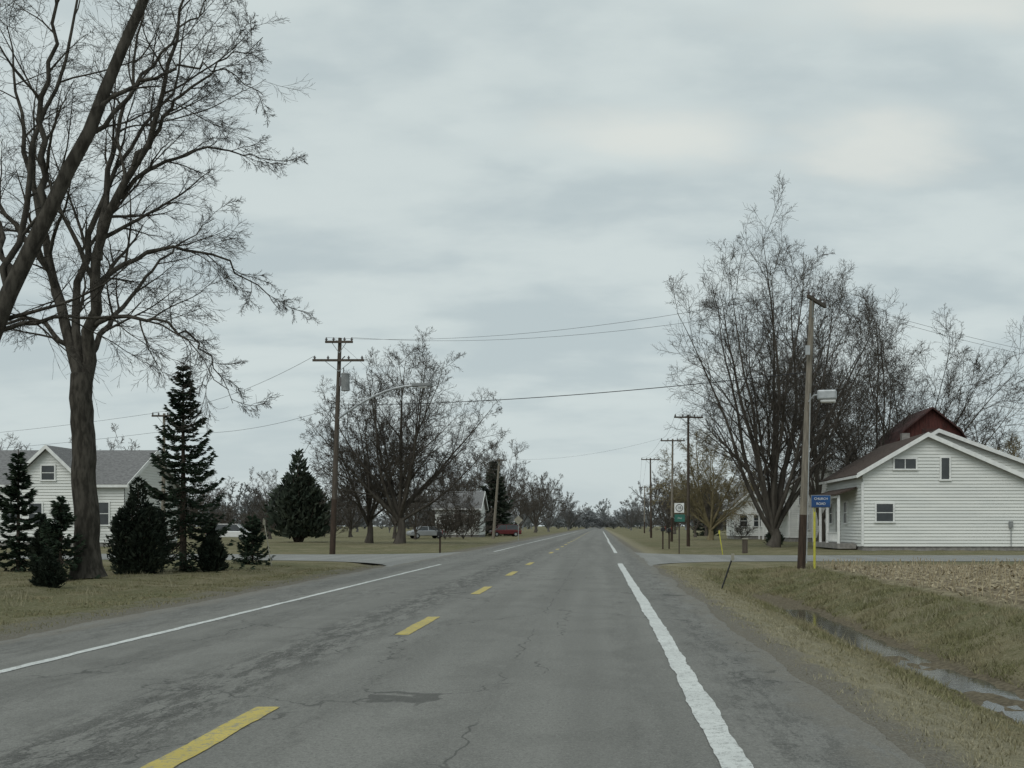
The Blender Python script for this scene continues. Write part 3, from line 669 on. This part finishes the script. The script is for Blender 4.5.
def eave_house(name,X0,X1,Y0,Y1,ze,zh,roofm='shingle',wins=(),oh=0.4,found=0.3):
    e=empty(name); w=MB(); ym=(Y0+Y1)/2
    lap(w,(X0,Y0),(X1,Y0),found,ze,lambda z:(0,1),(0,-1))
    def ext(z):
        if z<=ze: return (0,1)
        k=(z-ze)/(zh-ze)*0.5; return (k,1-k)
    lap(w,(X1,Y0),(X1,Y1),found,zh,ext,(1,0)); lap(w,(X0,Y1),(X0,Y0),found,zh,ext,(-1,0))
    w.quad((X1,Y1,0),(X0,Y1,0),(X0,Y1,ze),(X1,Y1,ze)); w.obj('siding',M['siding'],e)
    f=MB(); f.box(((X0+X1)/2,ym,found/2-0.1),(X1-X0-0.05,Y1-Y0-0.05,found+0.2)); f.obj('foundation',M['concrete'],e)
    r=MB(); fb=MB(); sl=(zh-ze)/(ym-Y0)
    for s,ya in((-1,Y0),(1,Y1)):
        yo=ya+s*oh; zo=ze-sl*oh
        r.prism([(yo,zo+0.02),(ym,zh+0.02),(ym,zh+0.16),(yo,zo+0.16)],X0-oh,X1+oh,'x')
        fb.box(((X0+X1)/2,yo+s*0.02,zo),(X1-X0+2*oh,0.04,0.2))
        fb.prism([(yo,zo-0.14),(ym,zh-0.14),(ym,zh+0.18),(yo,zo+0.18)],X1+oh,X1+oh+0.05,'x')
    r.obj('roof',M[roofm],e); fb.obj('fascia',M['trim'],e)
    for (x,z,ww,hh) in wins: window(e,(x,Y0,z),ww,hh)
    return e
h5=eave_house('white_cape_house',-50,-34.6,80,90,4.6,7.2,wins=[(-36.2,2.4,1.0,1.6),(-42.8,2.4,1.0,1.4),(-45.5,2.4,1.0,1.4),(-48,2.4,1.0,1.4)])
g5=gable_house('dormer',-41.4,-37.4,78.6,85,-39.4,5.2,5.2,7.1,'shingle'); g5.parent=h5
window(h5,(-39.4,78.6,5.3),0.9,1.0); window(h5,(-40.3,78.6,2.4),0.9,1.4); window(h5,(-38.5,78.6,2.4),0.9,1.4)
h6=eave_house('grey_ranch_house',-22.5,-16.5,150,158,4.0,6.2,wins=[(-21.2,2.4,0.9,1.2),(-19.4,2.4,0.9,1.2),(-17.6,2.4,0.9,1.2)])
h7=eave_house('white_ranch_house',-62,-52,112,120,3.0,5.0,wins=[(-60,1.9,1.2,1.1),(-57,1.9,1.2,1.1),(-54,1.9,1.2,1.1)])

# ---------------------------------------------------------------- utility poles
def pole(name,x,y,H,lean=(0,0),arms=((0.25,2.4),),rot=0.0,r=0.16,xf=False,light=None,dark=2.4,shaft='pole'):
    z0=float(gh(x,y)); e=empty(name,(x,y,z0))
    def P(z): return (lean[0]*z/H,lean[1]*z/H,z)
    a=MB(); a.tube(P(-0.3),P(dark),r,r*0.93,14); a.obj('pole_butt',M['pole_dark' if dark>1 else shaft],e)
    a=MB(); a.tube(P(dark),P(H),r*0.93,r*0.6,14); a.obj('pole_shaft',M[shaft],e)
    ar=MB(); ins=MB(); br=MB(); att=[]
    ca,sa=math.cos(rot),math.sin(rot)
    for dz,L in arms:
        c=P(H-dz); oy=-(r+0.04)
        cc=(c[0]-sa*oy,c[1]+ca*oy,c[2]); ar.box(cc,(L,0.10,0.12),rot)
        for s in(-0.46,-0.2,0.2,0.46):
            q=(cc[0]+ca*L*s,cc[1]+sa*L*s,cc[2]); ins.tube((q[0],q[1],q[2]+0.05),(q[0],q[1],q[2]+0.24),0.05,0.035,8)
            ins.tube((q[0],q[1],q[2]+0.12),(q[0],q[1],q[2]+0.16),0.075,0.075,8)
            att.append((q[0]+x,q[1]+y,q[2]+0.24+z0))
        for s in(-1,1): br.tube((cc[0]+s*ca*L*0.26,cc[1]+s*sa*L*0.26,cc[2]-0.04),(c[0],c[1]-r*0.9,c[2]-0.6),0.018,0.018,6)
    ar.obj('crossarm',M['pole_brown'],e); ins.obj('insulators',M['insul'],e); br.obj('crossarm_brace',M['galv'],e)
    if xf:
        t=MB(); q=P(H-2.3); t.tube((q[0]+0.4,q[1]-0.1,H-2.9),(q[0]+0.4,q[1]-0.1,H-2.0),0.23,0.23,16); t.tube((q[0]+0.4,q[1]-0.1,H-2.0),(q[0]+0.4,q[1]-0.1,H-1.93),0.25,0.2,16)
        t.tube((q[0]+0.3,q[1]-0.1,H-1.93),(q[0]+0.3,q[1]-0.1,H-1.65),0.04,0.03,8); t.obj('transformer',M['dull_metal'],e)
        t=MB(); t.box((q[0]+0.15,q[1]-0.05,H-2.4),(0.3,0.08,0.5)); t.tube((q[0]-0.05,q[1],H-1.4),(q[0]+0.35,q[1],H-1.0),0.03,0.03,6); t.obj('bracket',M['insul'],e)
    if light:
        za,dx,dy,dzl=light; q=P(za); pts=[(q[0]+dx*t,q[1]+dy*t,za+dzl*(math.sin(t*math.pi/2)**0.95)) for t in np.linspace(0,1,9)]
        a=MB(); a.path(pts,0.065,8); a.tube((q[0]+dx*0.02,q[1],za+1.0),pts[3],0.015,0.015,5); a.obj('lamp_arm',M['galv'],e)
        L=math.hypot(dx,dy); ux,uy=dx/L,dy/L; tip=pts[-1]
        hd=MB(); ang=math.atan2(uy,ux); hd.box((tip[0]+ux*0.42,tip[1]+uy*0.42,tip[2]+0.03),(1.05,0.34,0.19),ang)
        hd.box((tip[0]+ux*0.1,tip[1]+uy*0.1,tip[2]+0.06),(0.35,0.2,0.12),ang); hd.obj('lamp_head',M['dull_metal'],e,bevel=0.04)
        ln=MB(); ln.box((tip[0]+ux*0.5,tip[1]+uy*0.5,tip[2]-0.10),(0.5,0.26,0.09),ang); ln.obj('lamp_lens',M['lamp_lens'],e,bevel=0.03)
    return e,att
pR,aR=pole('utility_pole',7.5,41,10.1,(0.42,0.1),((0.15,2.2),),rot=math.radians(62),r=0.155,dark=2.0)
e=pR; l=MB(); l.path([(0.26,-0.1,6.2),(0.42,-0.2,6.42),(0.62,-0.3,6.46)],0.03,8); l.obj('lamp_arm',M['galv'],e)
l=MB(); l.box((0.88,-0.38,6.42),(0.70,0.40,0.36),-0.25); l.obj('lamp_head',M['galv'],e,bevel=0.06)
l=MB(); l.box((0.92,-0.39,6.19),(0.55,0.32,0.1),-0.25); l.obj('lamp_lens',M['lamp_lens'],e,bevel=0.03)
l=MB(); l.box((0.2,-0.22,8.1),(0.16,0.1,0.34)); l.tube((0.16,-0.2,0.2),(0.3,-0.2,6.5),0.02,0.02,6); l.obj('conduit',M['galv'],e)
pL,aL=pole('utility_pole',-14.6,60,11.8,(0.42,0),((0.25,1.5),(1.25,2.8)),r=0.16,xf=True,light=(7.35,4.35,-0.8,1.75),dark=3.0,shaft='pole_brown')
p2,a2=pole('utility_pole',6.9,86,10.3,(0,0),((0.2,2.3),),rot=0.1,r=0.14,shaft='pole_brown')
p3,a3=pole('utility_pole',7.1,109,10.2,(0.1,0),((0.2,2.4),),rot=0,r=0.14)
p4,a4=pole('utility_pole',6.6,142,10.3,(-.1,0),((0.2,2.4),),r=0.15,shaft='pole_brown')
p7,a7=pole('utility_pole',-13.1,135,9.8,(0.75,0),((0.25,1.2),),r=0.2,dark=0.6)
p8,a8=pole('utility_pole',-31,78,9.5,(0.1,0),((0.2,1.6),),r=0.15)
p9,a9=pole('utility_pole',34,62,10,(0,0),((0.2,2.2),),r=0.15,rot=1.4)
p5,a5=pole('utility_pole',9.5,235,10,(0,0),((0.2,2.4),),r=0.15)
def wires(name,pairs,sag,r=0.012):
    e=empty(name); P=[]
    for (p,q) in pairs:
        p=np.array(p);q=np.array(q); t=np.linspace(0,1,18)[:,None]; w=p+(q-p)*t; w[:,2]-=4*sag*(t*(1-t))[:,0]; P.append(w)
    P=np.array(P); V,F=tubes(P,np.full(P.shape[:2],r),5); link('cable',npmesh('cable',V,F,M['wire']),e)
wires('overhead_wire',[(aL[i_],aR[i_]) for i_ in(0,3)],0.7,0.007)
wires('overhead_wire',[((-14.3,60,8.1),(7.8,41,7.25))],0.30,0.017)
wires('overhead_wire',[((7.8,41,7.3),(34,62,7.6)),(aR[1],a9[1]),(aR[3],a9[3])],0.6,0.007)
wires('overhead_wire',[(aR[i_],a2[i_]) for i_ in(0,3)],0.5,0.007)
wires('overhead_wire',[(a2[i_],a3[i_]) for i_ in(0,1,3)]+[(a3[i_],a4[i_]) for i_ in(0,1,3)]+[(a4[i_],a5[i_]) for i_ in(0,1,3)],0.5,0.009)
wires('overhead_wire',[(aL[4],a8[0]),((-14.4,60,8.0),(-31,78,8.2)),(a8[1],(-75,100,9)),((-31,78,8.2),(-75,100,8))],0.6,0.01)
wires('overhead_wire',[(aL[1],a7[0]),(a7[1],a3[0])],0.8,0.007)
wires('guy_wire',[((-14.35,60,8.4),(-19.5,60,0.1))],0.0,0.012)

# ---------------------------------------------------------------- signs and posts
def text(e,s,loc,size,mt,rz=0):
    c=bpy.data.curves.new('lettering','FONT'); c.body=s; c.size=size; c.align_x='CENTER'; c.align_y='CENTER'; c.extrude=0.002
    o=link('lettering',c,e,loc); o.rotation_euler=(math.pi/2,0,rz); c.materials.append(mt); return o
e=empty('street_name_sign',(7.8,40,float(gh(7.8,40))))
a=MB(); a.tube((0,0,-0.2),(0,0,2.25),0.045,0.045,10); a.obj('post',M['yellow_post'],e)
a=MB(); a.box((0.22,-0.06,2.48),(0.68,0.03,0.42)); a.obj('sign_plate',M['blue_sign'],e,bevel=0.01)
a=MB(); a.box((0.22,-0.045,2.48),(0.72,0.02,0.46)); a.tube((0,-0.02,2.1),(0,-0.02,2.7),0.03,0.03,8); a.obj('sign_border',M['dull_metal'],e)
text(e,'CHURCH',(0.22,-0.08,2.57),0.12,M['white_sign']); text(e,'ROAD',(0.22,-0.08,2.39),0.12,M['white_sign'])
e=empty('route_marker_sign',(4.75,66,float(gh(4.75,66))))
a=MB(); a.tube((0,0,-0.2),(0,0,3.1),0.04,0.04,8); a.obj('post',M['pole_brown'],e)
a=MB(); a.box((0,-0.05,2.75),(0.58,0.02,0.58)); a.obj('sign_plate',M['white_sign'],e,bevel=0.008)
a=MB(); a.tube((0,-0.066,2.75),(0,-0.072,2.75),0.22,0.22,24); a.obj('shield',M['black'],e)
a=MB(); a.tube((0,-0.076,2.75),(0,-0.080,2.75),0.18,0.18,24); a.obj('shield_field',M['white_sign'],e); text(e,'18',(0,-0.09,2.75),0.26,M['black'])
a=MB(); a.box((0.03,-0.05,2.14),(0.62,0.02,0.44)); a.obj('sign_panel',M['green_sign'],e,bevel=0.008); text(e,'3 km',(0.03,-0.07,2.14),0.13,M['white_sign'])
def diamond(name,x,y,mt,s=0.42,H=2.3):
    e=empty(name,(x,y,float(gh(x,y)))); a=MB(); a.tube((0,0,-0.2),(0,0,H),0.035,0.035,8); a.obj('post',M['galv'],e)
    a=MB(); a.prism([(0,H-2*s+0.3),(s,H-s+0.3),(0,H+0.3),(-s,H-s+0.3)],-0.07,-0.05); a.obj('sign_plate',M[mt],e)
diamond('warning_sign',-8.9,120,'sign_back',0.5,2.4)
def mailbox(x,y,col='black',H=1.05):
    e=empty('mailbox',(x,y,float(gh(x,y)))); a=MB(); a.box((0,0,H/2),(0.1,0.1,H)); a.obj('post',M['pole_dark'],e)
    a=MB(); pr=[(-0.14,H),(0.14,H)]+[(0.14*math.cos(t),H+0.16+0.13*math.sin(t)) for t in np.linspace(0,math.pi,9)]; a.prism(pr,-0.3,0.3); a.obj('box',M[col],e)
    a=MB(); a.box((0.155,-0.1,H+0.25),(0.02,0.05,0.22)); a.obj('flag',M['tail'],e)
mailbox(4.4,77,'black',1.25); mailbox(4.9,78,'black',1.2); mailbox(-9.6,66,'black') 
def post(name,x,y,H,lean,mt,r=0.03,cap=None):
    e=empty(name,(x,y,float(gh(x,y)))); a=MB(); a.tube((0,0,-0.2),(lean[0],lean[1],H),r,r,8); a.obj('post',M[mt],e)
    if cap: a=MB(); a.box((lean[0]*0.93,lean[1]*0.93-0.03,H*0.92),(0.09,0.02,0.2)); a.obj('reflector',M[cap],e)
post('marker_post',3.35,31,1.0,(0.42,0.05),'black',0.022,'sign_back')
post('marker_post',6.9,61.5,1.4,(-0.25,0),'yellow_post',0.028,'yellow_post')
post('marker_post',-12.8,43,1.9,(-0.35,0),'sign_back',0.02,'sign_back')
post('guy_guard',-19.4,60,1.8,(0.6,0),'sign_back',0.04)
e=empty('utility_pedestal',(8.3,63,float(gh(8.3,63)))); a=MB(); a.box((0,0,0.4),(0.3,0.25,0.8)); a.obj('cabinet',M['pole_brown'],e,bevel=0.03); a=MB(); a.box((0,0,0.82),(0.36,0.3,0.06)); a.obj('lid',M['sign_back'],e,bevel=0.02)
e=empty('culvert_pipe',(5.2,44.4,-0.55))
a=MB(); n_=20
for k in range(n_):
    t0=2*math.pi*k/n_;t1=2*math.pi*(k+1)/n_
    for ra in(0.22,0.25): a.quad((ra*math.cos(t0),-.6,ra*math.sin(t0)),(ra*math.cos(t1),-.6,ra*math.sin(t1)),(ra*math.cos(t1),3,ra*math.sin(t1)),(ra*math.cos(t0),3,ra*math.sin(t0)))
    a.quad((.22*math.cos(t0),-.6,.22*math.sin(t0)),(.22*math.cos(t1),-.6,.22*math.sin(t1)),(.25*math.cos(t1),-.6,.25*math.sin(t1)),(.25*math.cos(t0),-.6,.25*math.sin(t0)))
a.obj('pipe',M['pole_brown'],e)

# ---------------------------------------------------------------- cars
def car(name,x,y,rz,mt,suv=False):
    e=empty(name,(x,y,float(gh(x,y))),rz); h=1.45 if not suv else 1.7
    body=[(-2.2,0.35),(-2.25,0.62),(-2.15,0.9),(-1.5,0.98),(1.2,1.0),(2.05,0.9),(2.25,0.7),(2.25,0.35)]
    a=MB(); a.prism(body,-0.86,0.86); a.obj('body',M[mt],e,bevel=0.07)
    cab=[(-1.55,0.96),(-0.85,h-0.04),(0.9 if not suv else 1.6,h),(1.75 if not suv else 2.1,0.98)]
    a=MB()
    for s,w in((-1,0.80),(1,0.80)):
        for (u,z) in cab: a.v.append((u,s*(w-(0.16 if z>1.1 else 0)),z))
    a.f+=[(0,1,2,3),(7,6,5,4),(0,4,5,1),(1,5,6,2),(2,6,7,3),(3,7,4,0)]; a.obj('cabin_glass',M['glass'],e,bevel=0.03)
    a=MB(); u0,u1=cab[1][0]+0.03,cab[2][0]-0.03; a.box(((u0+u1)/2,0,h+0.0),(u1-u0,1.24,0.06))
    for s in(-1,1):
        for (p,q) in((cab[0],cab[1]),(cab[3],cab[2]),((0.05,0.98),(0.05,h))): a.tube((p[0],s*0.80,p[1]),(q[0],s*0.645,q[1]),0.04,0.04,6)
    a.obj('roof_and_pillars',M[mt],e,bevel=0.02)
    a=MB(); rm=MB()
    for u in(-1.4,1.4):
        for s in(-1,1):
            a.tube((u,s*0.68,0.33),(u,s*0.88,0.33),0.33,0.33,20); rm.tube((u,s*0.87,0.33),(u,s*0.895,0.33),0.2,0.18,12)
    a.obj('tyres',M['rubber'],e); rm.obj('rims',M['galv'],e)
    a=MB(); a.box((-2.22,0.6,0.75),(0.08,0.4,0.15)); a.box((-2.22,-0.6,0.75),(0.08,0.4,0.15)); a.obj('headlights',M['lamp_lens'],e)
    a=MB(); a.box((2.22,0.65,0.8),(0.1,0.3,0.15)); a.box((2.22,-0.65,0.8),(0.1,0.3,0.15)); a.obj('tail_lights',M['tail'],e)
car('parked_car',-21.2,134,0.5,'car_silver'); car('parked_car',-13.8,160,0.3,'car_red',True); car('parked_car',-38,113,3.2,'car_white',True)

# ---------------------------------------------------------------- sky & light
w=bpy.data.worlds.new('World'); sc.world=w; w.use_nodes=True
nt=NT(w.node_tree); bg=w.node_tree.nodes['Background']
el,az=math.radians(48),math.radians(205)
sk=nt.n.new('ShaderNodeTexSky'); sk.sky_type='NISHITA'; sk.sun_disc=False; sk.sun_elevation=el; sk.sun_rotation=az
tc=nt.n.new('ShaderNodeTexCoord').outputs['Generated']; s=nt.sep(tc)
zc=nt.math('MAXIMUM',s[2],0.0)
den=nt.math('ADD',zc,0.26)
cv=nt.n.new('ShaderNodeCombineXYZ'); nt.set(cv.inputs[0],nt.math('DIVIDE',s[0],den)); nt.set(cv.inputs[1],nt.math('DIVIDE',s[1],den))
n1=nt.noise(nt.scalev(cv.outputs[0],0.9,1.4,1),1.7,4,0.5,0.3); n2=nt.noise(nt.scalev(cv.outputs[0],1.1,1.8,1),3.6,5,0.55)
k=nt.math('ADD',nt.math('MULTIPLY',n1,0.65),nt.math('MULTIPLY',n2,0.35))
cl=nt.mix(nt.map(k,0.38,0.58),(0.500,0.578,0.592),(0.630,0.702,0.695))
def patch(az_,el_,wa,we):
    a=nt.math('DIVIDE',nt.math('SUBTRACT',nt.math('DIVIDE',s[0],nt.math('MAXIMUM',s[1],0.05)),az_),wa)
    b=nt.math('DIVIDE',nt.math('SUBTRACT',nt.math('DIVIDE',s[2],nt.math('MAXIMUM',s[1],0.05)),el_),we)
    d=nt.math('SQRT',nt.math('ADD',nt.math('MULTIPLY',a,a),nt.math('MULTIPLY',b,b)))
    return nt.map(nt.math('ADD',d,nt.math('MULTIPLY',nt.math('SUBTRACT',n2,0.5),2.4)),1.25,0.1)
pt_=nt.math('MAXIMUM',patch(0.05,0.355,0.11,0.032),nt.math('MAXIMUM',patch(0.25,0.345,0.10,0.04),patch(0.33,0.47,0.2,0.03)))
cl=nt.mix(nt.math('MULTIPLY',pt_,0.75),cl,(0.76,0.785,0.735))
cl=nt.mix(nt.map(zc,0.0,0.16,0.7,0.0),cl,(0.545,0.62,0.635))
skc=nt.n.new('ShaderNodeVectorMath'); skc.operation='SCALE'; nt.set(skc.inputs[0],sk.outputs[0]); skc.inputs['Scale'].default_value=0.1
fin=nt.mix(0.95,skc.outputs[0],cl)
nt.set(bg.inputs['Color'],fin); bg.inputs['Strength'].default_value=1.0
ld=bpy.data.lights.new('sun','SUN'); ld.energy=1.2; ld.angle=math.radians(35); ld.color=(1,0.98,0.93)
so=link('sun',ld); 
dirv=Vector((math.sin(az)*math.cos(el),math.cos(az)*math.cos(el),math.sin(el)))
so.rotation_euler=dirv.to_track_quat('Z','Y').to_euler()

cd=bpy.data.cameras.new('camera'); cam=link('camera',cd); cam.location=(0,0,1.5); cam.rotation_euler=(math.pi/2,0,0)
cd.sensor_width=36; cd.lens=36*1100/1024; cd.shift_x=-88/1024; cd.shift_y=142/1024; cd.clip_end=8000; cd.clip_start=0.1
sc.camera=cam
